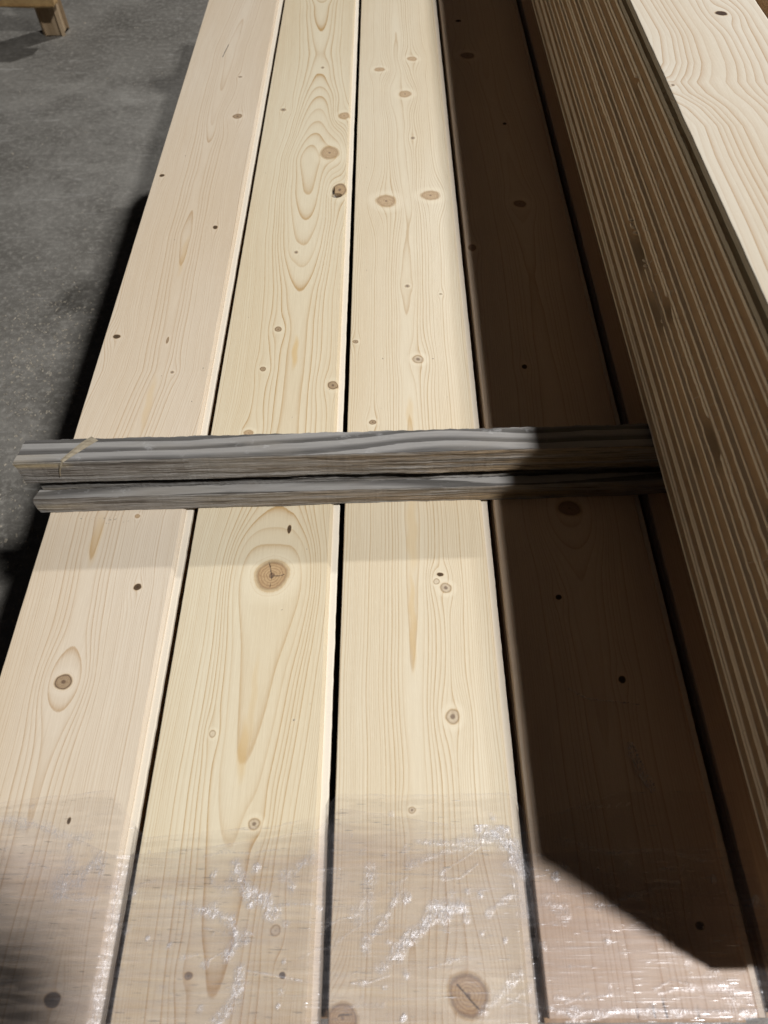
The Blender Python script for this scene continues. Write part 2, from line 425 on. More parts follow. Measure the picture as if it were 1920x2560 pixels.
def plank(name, x0, x1, y0, y1, D, xc, s, knots, mat, shift=None, d_off=8.0, power=None, resin=(), cracks=(), zt=ZT, ydense=1.98, dx=0.0016, dy=0.0035,
          seed=1, lip=0.00010, dips=(), fine=True, top_z=None, warp_amp=0.0010):
    ky = [(k[1], 1.5 * max(k[3], 0.003), 0.0009) for k in knots] if fine else []
    kx = [(k[0], 1.3 * k[2], 0.0009) for k in knots if k[2] > 0.006] if fine else []
    ys = axis(y0, min(ydense, y1), dy, ky)
    if y1 > ydense: ys = np.concatenate([ys, np.arange(ydense + 0.06, y1, 0.06), [y1]])
    cham = 0.0034
    xs = axis(x0 + 0.0011, x1 - cham, dx, kx)
    left = profile()
    px = np.array([x0 + p[0] for p in left] + list(xs) + [x1 - 0.0004, x1, x1, x1 - 0.001, x0 + 0.0010])
    pz = np.array([p[1] for p in left] + [0.0] * len(xs) + [-0.0032, -0.0038, -0.0190, -0.020, -0.020])
    nl, nx, ny = len(left), len(xs), len(ys)
    X, Y = np.meshgrid(px, ys, indexing='ij')
    Z = np.repeat(pz[:, None], ny, 1)
    # uneven arris on the groove side, slightly wandering chamfer
    lipn = lip * (noise1(ys, seed + 3, 0.12) + 0.5 * noise1(ys, seed + 4, 0.02))
    X[1:nl + 1] += lipn[None, :] * np.array([1, 1, 0.5, 0.5, 1, 1, 1, 0.6])[:, None]
    chn = 0.0004 * noise1(ys, seed + 5, 0.35) + 0.00012 * noise1(ys, seed + 6, 0.02)
    X[nl + nx - 1] += chn
    TX = X - x0
    # ---- ring number
    xw, yw = X.copy(), Y
    xw = xw + warp_amp * noise1(Y, seed + 11, 0.34) + 0.00016 * noise2(X, Y, seed + 12, 0.05, 0.09) + 0.0006 * noise2(X, Y, seed + 13, 0.12, 0.50)
    rho = np.full(X.shape, 9.0); kd = np.zeros(X.shape); rim = np.zeros(X.shape); pal = np.zeros(X.shape); hrt = np.full(X.shape, 0.2)
    kid = np.full(X.shape, -1)
    bump = np.zeros(X.shape)
    r_ = np.random.RandomState(seed + 50)
    for n, k in enumerate(knots):
        cx, cy, rx, ry, kind = k[:5]
        ex = X - cx; ey = Y - cy
        th = np.arctan2(ey / ry, ex / rx)
        wob = 1 + 0.045 * np.sin(2 * th + r_.uniform(0, 6)) + 0.025 * np.sin(3 * th + r_.uniform(0, 6)) + 0.015 * np.sin(5 * th + r_.uniform(0, 6))
        q = np.hypot(ex / rx, ey / ry) * wob
        m = q < rho
        rho = np.where(m, q, rho)
        kd = np.where(m, KIND[kind][0], kd)
        rim = np.where(m, KIND[kind][1], rim)
        pal = np.where(m, KIND[kind][2], pal)
        hrt = np.where(m, KIND[kind][3], hrt)
        if max(rx, ry) >= 0.0048 and kind != "pin": kid = np.where(m & (q < 1.02), n, kid)
        wx_ = k[5] if len(k) > 5 else 1.55
        e = np.exp(-0.5 * ((ex / (wx_ * rx + 0.0012)) ** 2 + (ey / (2.0 * wx_ * ry + 0.003)) ** 2))
        xw = xw - ex * e * 0.93
        if len(k) > 6:
            bump += k[6] * np.exp(-0.5 * ((ex / (2.1 * rx)) ** 2 + (ey / (3.0 * ry)) ** 2))
    if shift:
        shy, shv = zip(*shift)
        xw = xw - np.interp(Y, shy, shv) * np.exp(-np.clip(X - x0 - 0.03, -0.03, 1) / 0.085)
    dyy, dvv = zip(*D)
    # smooth D(y)
    yy = np.linspace(min(y0, -0.1), 3.0, 1600)
    dv = np.interp(yy, dyy, dvv) + d_off
    ker = np.hanning(25); ker /= ker.sum()
    dv = np.convolve(np.pad(dv, 12, mode='edge'), ker, mode='valid')
    d = np.interp(Y, yy, dv) + 0.06 * noise1(Y, seed + 21, 0.14)
    cyy, cvv = zip(*xc)
    c = np.interp(Y, cyy, cvv)
    q = xw - c
    sl, sr = s
    q = np.where(q < 0, -q / sl, q / sr)
    if power:
        aq = np.abs(xw - c) / np.where(xw < c, power[0], power[1])
        ring = d + aq ** power[2]
    else:
        ring = np.sqrt(d * d + q * q)
    ring = ring + 0.75 * np.sin(ring * 0.62 + seed) * np.clip((ring - 5 - d_off) / 5, 0, 1) + bump
    ring += np.clip(-Z, 0, 1) / 0.003
    # ---- streaks and cracks
    res = np.zeros(X.shape)
    for (rx0, ry0, ra, rb, st) in resin:
        res = np.maximum(res, st * np.clip(1.35 - np.hypot((X - rx0 - 0.0008 * np.sin(Y * 160)) / ra, (Y - ry0) / rb) ** 2, 0, 1))
    crk = np.zeros(X.shape)
    for seg in cracks:
        w0 = seg[-1]
        pts = seg[:-1]
        for (ax, ay), (bx, by) in zip(pts[:-1], pts[1:]):
            vx, vy = bx - ax, by - ay
            L = vx * vx + vy * vy
            t = np.clip(((X - ax) * vx + (Y - ay) * vy) / L, 0, 1)
            ds = np.hypot(X - ax - t * vx, Y - ay - t * vy)
            crk = np.maximum(crk, np.clip(1.4 - ds / w0, 0, 1))
    for (hx, hy, ha, hb, dep) in dips:
        Z -= dep * np.clip(1.6 - np.hypot((X - hx) / ha, (Y - hy) / hb) * 1.6, 0, 1) ** 0.6 * (Z > -0.0005)
        crk = np.maximum(crk, np.clip(1.5 - np.hypot((X - hx) / ha, (Y - hy) / hb) * 1.3, 0, 1))
    top = slice(0, None)
    co = np.stack([X, Y, Z + zt], -1).reshape(-1, 3)
    N = len(px)
    quads = grid_quads(N, ny)
    att = dict(ring=ring.ravel(), rho=np.minimum(rho, 4).ravel(), knot_dark=kd.ravel(), rim=rim.ravel(), knot_pale=pal.ravel(), heart=hrt.ravel(), resin=res.ravel(), crack=crk.ravel())
    fk = kid.ravel()[quads]
    fid = np.where((fk == fk[:, :1]).all(1), fk[:, 0], -1)
    body = quads[fid < 0]
    # end caps: fan strip between bottom row and the profile
    def sub(qs):
        u, inv = np.unique(qs, return_inverse=True)
        return u, inv.reshape(qs.shape)
    u, qb = sub(body)
    me = fast_mesh(name, co[u], qb, {k: v[u] for k, v in att.items()})
    o = link(name, me, mat)
    # close the two ends
    end_caps("end_grain", co, N, ny, WE, o)
    for n in sorted(set(fid[fid >= 0])):
        u, qk = sub(quads[fid == n])
        mk = fast_mesh("knot", co[u], qk, {k: v[u] for k, v in att.items()})
        link("knot", mk, mat, o)
    # tongue
    ty = np.concatenate([np.arange(y0, min(ydense, y1), 0.006), [y1]])
    prof = [(-0.0006, -0.0070), (0.0062, -0.0071), (0.0076, -0.0080), (0.0076, -0.0122), (0.0062, -0.0130), (-0.0006, -0.0131)]
    tx = np.array([x1 + p[0] for p in prof]); tz = np.array([zt + p[1] for p in prof])
    TXg = np.repeat(tx[:, None], len(ty), 1)
    wob = 0.0002 * noise1(ty, seed + 31, 0.2) + 0.0002 * noise1(ty, seed + 32, 0.015)
    TXg[1:5] += wob
    tco = np.stack([TXg, np.repeat(ty[None], len(prof), 0), np.repeat(tz[:, None], len(ty), 1)], -1).reshape(-1, 3)
    tq = grid_quads(len(prof), len(ty))
    link("tongue", fast_mesh("tongue", tco, tq, dict(crack=np.zeros(len(tco)))), WT, o)
    return o

Y0, Y1 = -0.030, 2.62
# ------------------------------------------------------------------ the four boards on top of the pile (and the half-hidden fifth)
b1 = plank("pile_board", -0.3935, -0.2347, Y0, Y1,
      D=[(-0.1, 7.2), (0.15, 6.6), (0.30, 6.1), (0.39, 6.0), (0.46, 5.55), (0.6, 6.2), (0.8, 6.4), (0.895, 6.0), (1.0, 5.35), (1.08, 6.0), (1.2, 6.35), (1.27, 6.0), (1.33, 5.0), (1.46, 4.0), (1.62, 3.0), (1.79, 4.0), (1.87, 4.5), (3, 6)],
      xc=[(-0.1, -0.325), (0.26, -0.325), (0.46, -0.332), (0.7, -0.303), (0.9, -0.309), (1.1, -0.315), (1.3, -0.314), (1.65, -0.314), (1.87, -0.300), (3, -0.3)],
      s=(0.0023, 0.0021),
      knots=[(-0.3267, 0.2593, 0.0080, 0.0079, 'ring', 1.9, -1.2), (-0.2716, 0.368, 0.0041, 0.004, 'dark', 1.6), (-0.2894, 0.4619, 0.0028, 0.0028, 'red'),
             (-0.2889, 0.1269, 0.0017, 0.0030, 'dark', 2.2), (-0.2695, -0.0088, 0.0064, 0.0055, 'dark', 1.8), (-0.3766, 0.7673, 0.0049, 0.0043, 'dark', 2.4),
             (-0.2865, 0.697, 0.0025, 0.0026, 'pin', 2.0), (-0.2694, 1.0212, 0.0037, 0.0046, 'dark', 1.8), (-0.3806, 1.1689, 0.004, 0.0042, 'dark', 2.0),
             (-0.2717, 1.365, 0.0079, 0.0078, 'ring', 2.2), (-0.2829, 1.5158, 0.0042, 0.0034, 'pin', 1.8), (-0.3032, 0.7595, 0.0018, 0.0066, 'scar', 2.0)],
      mat=W1, resin=[(-0.331, 0.43, 0.006, 0.035, 0.35), (-0.310, 0.95, 0.004, 0.05, 0.3), (-0.3085, 0.64, 0.005, 0.05, 0.35)],
      cracks=[[(-0.3225, 1.655), (-0.3262, 1.625), (-0.3285, 1.60), 0.0007]], seed=11)
tag(b1, "leftmost pinkish spruce board on the pile, its left edge above the concrete floor", "board", "boards in the top layer of the pile")

b2 = plank("pile_board", -0.2195, -0.0592, Y0, Y1,
      D=[(-0.1, 6.6), (0.0, 5.9), (0.10, 5.0), (0.175, 4.0), (0.24, 3.6), (0.30, 3.3), (0.37, 3.1), (0.40, 3.35), (0.425, 4.0), (0.445, 5.0), (0.475, 6.0), (0.6, 6.5), (0.8, 6.4), (0.87, 5.9), (0.92, 5.0), (0.97, 4.0), (1.04, 3.0), (1.12, 1.9), (1.22, 1.5), (1.29, 3.0), (1.345, 4.0), (1.395, 5.0), (1.44, 6.0), (1.485, 7.0), (1.56, 8.0), (1.61, 8.3), (1.66, 8.0), (1.76, 7.3), (1.84, 7.0), (1.9, 6.0), (3, 4)],
      xc=[(-0.1, -0.142), (0.1, -0.139), (0.175, -0.134), (0.3, -0.126), (0.44, -0.125), (0.7, -0.119), (0.9, -0.124), (1.0, -0.125), (1.14, -0.121), (1.3, -0.116), (1.47, -0.122), (1.66, -0.128), (1.87, -0.135), (3, -0.13)],
      s=(0.0024, 0.0026), power=(0.0225, 0.0215, 2.2),
      knots=[(-0.1242, 0.382, 0.0166, 0.0184, 'big', 1.5), (-0.1089, 0.4432, 0.0022, 0.0058, 'dark', 1.2), (-0.0665, 0.6721, 0.0068, 0.0066, 'ring', 1.6),
             (-0.0715, 1.125, 0.0110, 0.0165, 'void', 1.6), (-0.093, 1.2393, 0.0157, 0.0182, 'red', 1.5, -0.9), (-0.0705, 1.3659, 0.0095, 0.0112, 'red', 1.5),
             (-0.187, 1.3883, 0.0050, 0.0052, 'pin', 2.0), (-0.1487, 0.7818, 0.0046, 0.0048, 'ring', 1.9), (-0.1633, 0.7027, 0.0038, 0.004, 'ring', 1.6),
             (-0.1342, 0.9565, 0.0029, 0.0035, 'pin', 2.0), (-0.1675, 0.206, 0.0027, 0.0036, 'pale', 1.6), (-0.1186, 0.1236, 0.0048, 0.0048, 'eye', 1.5),
             (-0.1713, 0.5892, 0.0059, 0.0045, 'red', 2.0), (-0.1195, 1.5536, 0.0032, 0.0042, 'pin', 2.4), (-0.1614, 0.0072, 0.0034, 0.0030, 'blur', 2.0),
             (-0.0839, 0.0073, 0.0027, 0.0024, 'dark', 1.6), (-0.0922, 0.0393, 0.0039, 0.0041, 'pale', 1.5)],
      mat=W2, resin=[(-0.1215, 0.735, 0.0042, 0.032, 0.7), (-0.136, 0.19, 0.005, 0.030, 0.45), (-0.131, 0.24, 0.0035, 0.05, 0.25)],
      cracks=[[(-0.1245, 0.381), (-0.1262, 0.390), (-0.1285, 0.399), 0.00045], [(-0.1242, 0.381), (-0.1165, 0.3815), (-0.1105, 0.383), 0.0004], [(-0.1242, 0.381), (-0.125, 0.368), 0.0003]],
      dips=[(-0.0765, 1.109, 0.0095, 0.0065, 0.006), (-0.0822, 1.123, 0.0025, 0.012, 0.004)], seed=23)
tag(b2, "yellowish board second from the left with a large round cracked knot below the grey battens", "board", "boards in the top layer of the pile")

b3 = plank("pile_board", -0.0450, 0.1185, Y0, Y1,
      D=[(-0.1, 5.2), (0.1, 4.6), (0.269, 4.0), (0.45, 3.3), (0.628, 4.0), (0.7, 4.4), (0.802, 4.0), (0.9, 3.45), (1.003, 4.0), (1.03, 4.2), (1.06, 4.0), (1.2, 3.4), (1.5, 3.45), (1.72, 4.0), (1.87, 4.7), (3, 5.5)],
      xc=[(-0.1, 0.026), (0.08, 0.031), (0.27, 0.031), (0.35, 0.032), (0.63, 0.036), (0.8, 0.0355), (1.0, 0.039), (1.2, 0.036), (1.55, 0.032), (1.72, 0.031), (3, 0.03)],
      s=(0.0021, 0.0024),
      knots=[(-0.0037, 1.5454, 0.0094, 0.0080, 'red', 1.7), (0.0632, 1.5904, 0.0095, 0.0082, 'red', 1.7), (0.046, 1.4468, 0.0108, 0.0118, 'red', 1.6, -0.6),
             (0.0572, 1.2878, 0.0034, 0.0047, 'pin', 2.0), (0.0072, 1.0927, 0.0155, 0.0150, 'red', 1.6, -1.0), (0.0822, 1.1084, 0.0141, 0.0128, 'red', 1.5, -0.8),
             (0.0495, 0.7207, 0.007, 0.0072, 'eye', 1.7), (0.0381, 0.8751, 0.0036, 0.0032, 'pin', 1.6), (0.0874, 0.857, 0.0026, 0.0016, 'pin'),
             (-0.0376, 0.7558, 0.0036, 0.0033, 'ring', 1.6), (-0.0126, 0.6066, 0.0042, 0.0038, 'ring', 2.0), (0.0642, 0.3826, 0.0036, 0.0024, 'dark', 1.3),
             (0.0597, 0.3738, 0.0031, 0.0035, 'pale', 1.3), (0.0696, 0.3657, 0.0056, 0.0058, 'eye', 1.4), (0.0691, 0.2222, 0.0066, 0.0068, 'eye', 1.5),
             (0.0264, 0.135, 0.003, 0.0028, 'eye', 1.6), (0.0688, -0.0068, 0.0150, 0.0150, 'split', 1.7, -3.2), (-0.0335, -0.0218, 0.0120, 0.0092, 'split', 1.9, -3.0)],
      mat=W3, resin=[(0.032, 0.33, 0.0035, 0.06, 0.45), (0.034, 0.44, 0.0065, 0.055, 0.4), (0.036, 0.62, 0.005, 0.03, 0.35)],
      cracks=[[(0.0600, 0.0005), (0.066, -0.0055), (0.0715, -0.0115), (0.0765, -0.016), 0.0006], [(-0.037, -0.020), (-0.026, -0.019), 0.0005]], seed=37)
tag(b3, "cream board third from the left, half its right edge fading into the tall stack's shadow", "board", "boards in the top layer of the pile")

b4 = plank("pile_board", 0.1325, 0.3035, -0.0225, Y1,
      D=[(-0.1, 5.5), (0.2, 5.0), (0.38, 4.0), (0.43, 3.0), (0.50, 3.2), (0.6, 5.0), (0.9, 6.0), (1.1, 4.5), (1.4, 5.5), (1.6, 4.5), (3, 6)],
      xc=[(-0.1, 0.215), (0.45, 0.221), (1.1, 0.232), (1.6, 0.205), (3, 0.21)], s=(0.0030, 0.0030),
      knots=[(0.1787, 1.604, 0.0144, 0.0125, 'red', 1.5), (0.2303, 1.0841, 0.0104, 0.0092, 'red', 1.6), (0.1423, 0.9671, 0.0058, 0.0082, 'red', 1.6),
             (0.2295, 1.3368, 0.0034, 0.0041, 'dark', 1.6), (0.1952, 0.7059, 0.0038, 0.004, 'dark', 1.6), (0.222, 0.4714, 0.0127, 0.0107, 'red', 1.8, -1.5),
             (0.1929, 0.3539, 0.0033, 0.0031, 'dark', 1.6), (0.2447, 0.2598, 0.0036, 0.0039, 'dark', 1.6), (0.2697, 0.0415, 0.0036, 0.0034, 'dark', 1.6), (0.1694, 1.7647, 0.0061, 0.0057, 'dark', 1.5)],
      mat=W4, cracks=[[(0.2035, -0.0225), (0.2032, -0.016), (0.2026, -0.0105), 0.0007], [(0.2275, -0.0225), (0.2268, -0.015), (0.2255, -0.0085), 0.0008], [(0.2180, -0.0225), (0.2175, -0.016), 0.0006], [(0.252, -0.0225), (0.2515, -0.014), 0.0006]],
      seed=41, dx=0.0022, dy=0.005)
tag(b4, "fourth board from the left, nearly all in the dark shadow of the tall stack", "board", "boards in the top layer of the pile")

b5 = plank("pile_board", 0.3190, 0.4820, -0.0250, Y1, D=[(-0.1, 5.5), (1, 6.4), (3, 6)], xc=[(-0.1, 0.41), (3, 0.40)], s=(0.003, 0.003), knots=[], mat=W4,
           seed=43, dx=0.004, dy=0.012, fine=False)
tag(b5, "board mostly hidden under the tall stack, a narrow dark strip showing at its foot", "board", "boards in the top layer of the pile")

# lower layers of the pile, joined (hidden but for glimpses in the gaps)
bm = bmesh.new()
def add_box(bm, x0, x1, y0, y1, z0, z1):
    v = [bm.verts.new(p) for p in ((x0, y0, z0), (x1, y0, z0), (x1, y1, z0), (x0, y1, z0), (x0, y0, z1), (x1, y0, z1), (x1, y1, z1), (x0, y1, z1))]
    for f in ((3, 2, 1, 0), (4, 5, 6, 7), (0, 1, 5, 4), (1, 2, 6, 5), (2, 3, 7, 6), (3, 0, 4, 7)):
        bm.faces.new([v[i] for i in f])
zz = ZT - 0.0201
while zz - 0.0200 > 0.088:
    for cx0 in (-0.3935, -0.2195, -0.045, 0.1325, 0.319, 0.495):
        j = random.uniform(-0.002, 0.002)
        add_box(bm, cx0 + j, cx0 + j + 0.166, Y0 + random.uniform(0.003, 0.012), Y1 - random.uniform(0, 0.02), zz - 0.0200, zz)
    zz -= 0.0201
me = bpy.data.meshes.new("lower_boards"); bm.to_mesh(me); bm.free()
low = link("lower_boards", me, LOWER)
tag(low, "lower layers of boards inside the pile, glimpsed in the dark gaps", "board layers", None, "stuff")
zb = zz
def beam(name, p0, p1, w, h, mat, parent=None, jitter=0.0015, nseg=10, seed=0, bev=0.004, up=(0, 0, 1)):
    """a squared timber from p0 to p1 (centre line), slightly uneven, bevelled"""
    from mathutils import Vector
    p0, p1 = Vector(p0), Vector(p1)
    d = (p1 - p0).normalized(); s_ = d.cross(Vector(up)).normalized(); u_ = s_.cross(d).normalized()
    bm = bmesh.new(); r = random.Random(seed)
    sec = []
    for (a, b) in ((-1, -1), (1, -1), (1, 1), (-1, 1)):
        sec += [(a * (w / 2 - bev), b * h / 2), (a * w / 2, b * (h / 2 - bev))] if a * b > 0 else [(a * w / 2, b * (h / 2 - bev)), (a * (w / 2 - bev), b * h / 2)]
    rings = []
    for i in range(nseg + 1):
        c = p0.lerp(p1, i / nseg)
        rings.append([bm.verts.new(c + s_ * (x + r.uniform(-1, 1) * jitter) + u_ * (y + r.uniform(-1, 1) * jitter)) for x, y in sec])
    for a, b in zip(rings[:-1], rings[1:]):
        for k in range(8): bm.faces.new((a[k], a[(k + 1) % 8], b[(k + 1) % 8], b[k]))
    bm.faces.new(rings[0][::-1]); bm.faces.new(rings[-1])
    bmesh.ops.recalc_face_normals(bm, faces=bm.faces[:])
    me = bpy.data.meshes.new(name); bm.to_mesh(me); bm.free()
    return link(name, me, mat, parent)

for k, yy in enumerate((0.30, 1.40, 2.50)):
    o = beam("bearer", (-0.40, yy, zb / 2), (0.68, yy, zb / 2), 0.09, zb - 0.001, BEARW, seed=k, jitter=0.0)
    tag(o, "%s rough bearer on the concrete floor under the board pile" % ("nearest", "middle", "farthest")[k], "bearer", "bearers under the pile")

# ------------------------------------------------------------------ grey weathered battens across the pile
def batten(name, xL, xR, yf, width, z0, z1, slope, seed, bark, undercut, bands, left_skew):
    xs = np.arange(xL, xR, 0.0028)
    w, h = width, z1 - z0
    # section from front-bottom, up the front, over the top, down the back, under
    sec = []
    def seg(a, b, n, side):
        for i in range(n): sec.append((a[0] + (b[0] - a[0]) * i / n, a[1] + (b[1] - a[1]) * i / n, side))
    uh = 0.0008
    seg((undercut, 0), (0.0, uh), 6, 1)
    seg((0.0, uh), (0.0002, h - 0.0010), 16, 1)
    seg((0.0002, h - 0.0010), (0.0012, h), 2, 1)
    seg((0.0012, h), (w - 0.001, h), 22, 0)
    seg((w - 0.001, h), (w, h - 0.001), 1, 0)
    seg((w, h - 0.001), (w, 0), 4, 1)
    seg((w, 0), (undercut, 0), 3, 1)
    sec.append(sec[0])
    S = np.array(sec)
    n, m = len(S), len(xs)
    X = np.repeat(xs[None], n, 0).copy()
    V = np.repeat(S[:, :1], m, 1); Zl = np.repeat(S[:, 1:2], m, 1)
    side = np.repeat(S[:, 2:3], m, 1)
    nz = noise2(X, Zl * 7, seed, 0.06, 0.07) * 0.0004
    fr = (side > 0.5) & (V < w * 0.4)
    rough = (noise2(X, Zl, seed + 2, 0.30, 0.010, 14) + 0.7 * noise2(X, Zl, seed + 3, 0.09, 0.005, 14)) * 0.0007 * np.clip(0.5 + (X + 0.25) * 2.2, 0.3, 1.2)
    V = V + np.where(fr, rough, 0) 
    Zl = Zl + np.where(side < 0.5, 0.00018 * noise2(X, V, seed + 4, 0.05, 0.008), 0)
    edge = 0.0006 * noise1(xs, seed + 6, 0.05) + 0.0004 * noise1(xs, seed + 7, 0.012)
    V = V + edge[None, :] * np.where(V > w * 0.8, 1, 0.4)
    # uneven sawn left end
    X = X + np.exp(-(X - xL) / 0.006) * (left_skew * (V / w - 0.5) + 0.0007 * noise2(V, Zl, seed + 8, 0.02, 0.012))
    Yg = yf + slope * (X - xL) + V
    Zg = z0 + Zl
    # ring bands on the top face
    ring = bands(X, V) + 0.06 * noise2(X, V, seed + 9, 0.25, 0.03)
    endm = np.zeros(X.shape)
    fresh = np.zeros(X.shape)
    if seed == 5:
        fresh = np.clip(1.5 - ((X - xL) / 0.052) ** 2, 0, 1) * np.clip(1.2 - np.abs(Zl - h + 0.0050 + 0.02 * (X - xL)) / 0.0052, 0, 1) * (V < 0.012)
    else:
        fresh = 0.5 * np.clip(1.3 - (X - xL) / 0.06, 0, 1) * np.clip(1 - np.abs(Zl - 0.012) / 0.008, 0, 1) * fr
    co = np.stack([X, Yg, Zg], -1).reshape(-1, 3)
    q = grid_quads(n, m)
    att = dict(ring=ring.ravel(), side=side.ravel(), bark=np.full(X.size, bark), fresh=fresh.ravel(), end=endm.ravel())
    me = fast_mesh(name, co, q, att)
    o = link(name, me, GREY)
    end_caps("sawn_end", co, n, m, GREY, o, (("ring", 0.2), ("side", 0.6), ("bark", 0.3), ("fresh", 0.15), ("end", 0.2)))
    return o

def bands_upper(X, V):
    t = X + 0.4
    lift = -0.0085 * np.exp(-((t - 0.47) / 0.085) ** 2) - 0.010 * np.clip((t - 0.18) / 0.25, 0, 1) - 0.003 * np.clip((t - 0.58) / 0.05, 0, 1)
    return 6.80 - (V + lift) / 0.0150
def bands_lower(X, V):
    return 3.3 + V / 0.02 * 0.9 + 0.5 * np.sin(X * 9)

up = batten("grey_batten", -0.4090, 0.66, 0.4845, 0.0340, ZT + 0.0347, ZT + 0.0727, 0.031, 5, 0.9, 0.0008, bands_upper, 0.005)
tag(up, "thickest grey batten with dark grain bands, topmost of those crossing the boards", "batten", "grey battens stacked across the boards")
midb = batten("grey_batten", -0.3985, 0.66, 0.4900, 0.0250, ZT + 0.0003, ZT + 0.0345, 0.031, 15, 0.2, 0.0008, bands_lower, 0.006)
tag(midb, "grey batten set back in the dark gap right under the thickest batten", "batten", "grey battens stacked across the boards")
lowb = batten("grey_batten", -0.4015, 0.66, 0.4665, 0.0145, ZT + 0.0003, ZT + 0.0276, 0.0335, 9, 1.0, 0.0008, bands_lower, 0.006)
tag(lowb, "thin low grey lath with brown split front edge, nearest of the crossing battens", "batten", "grey battens stacked across the boards")
for k, (za, zb2, lab) in enumerate(((0.0003, 0.0276, "lower"), (0.0278, 0.0727, "upper"))):
    o = batten("grey_batten", -0.41, 0.66, 2.28, 0.045, ZT + za, ZT + zb2, 0.02, 60 + k, 0.6, 0.003, bands_lower, 0.01)
    tag(o, "%s grey batten at the far end of the pile under the tall stack" % lab, "batten", "grey battens stacked across the boards")

# splinter of paler wood lying over the upper batten near its left end
bm = bmesh.new()
def ybat(x): return 0.4845 + 0.031 * (x + 0.4095)
pts = [(-0.3280, 0.0332, 0.0734, 0.0058), (-0.3375, 0.0245, 0.0735, 0.0056), (-0.3455, 0.0155, 0.0735, 0.0045), (-0.3530, 0.0070, 0.0735, 0.0034), (-0.3575, 0.0012, 0.0732, 0.0026), (-0.3605, -0.0016, 0.0680, 0.0023), (-0.3640, -0.0020, 0.0600, 0.0018), (-0.3662, -0.0019, 0.0510, 0.0006)]
rows = []
for i, (x, v, z, w) in enumerate(pts):
    y = ybat(x) + v
    r = random.uniform(-0.0004, 0.0004)
    sag = 0.0012
    rows.append([bm.verts.new((x - w * 0.8, y + w * 0.52, ZT + z - 0.0004)), bm.verts.new((x + r, y, ZT + z + (0.0003 if i < 5 else 0))), bm.verts.new((x + w * 0.8, y - w * 0.52, ZT + z - 0.0004)), bm.verts.new((x, y, ZT + z - 0.0008))])
    if i >= 5:
        for vtx in rows[-1][1:2]: vtx.co.y -= 0.0008
for a, b in zip(rows[:-1], rows[1:]):
    for k in range(4): bm.faces.new((a[k], a[(k + 1) % 4], b[(k + 1) % 4], b[k]))
bm.faces.new(rows[0]); bm.faces.new(rows[-1][::-1])
bmesh.ops.recalc_face_normals(bm, faces=bm.faces[:])
me = bpy.data.meshes.new("splinter"); bm.to_mesh(me); bm.free()
tag(link("splinter", me, SLIV), "pale tan splinter lying slantwise over the left end of the upper grey batten", "splinter")

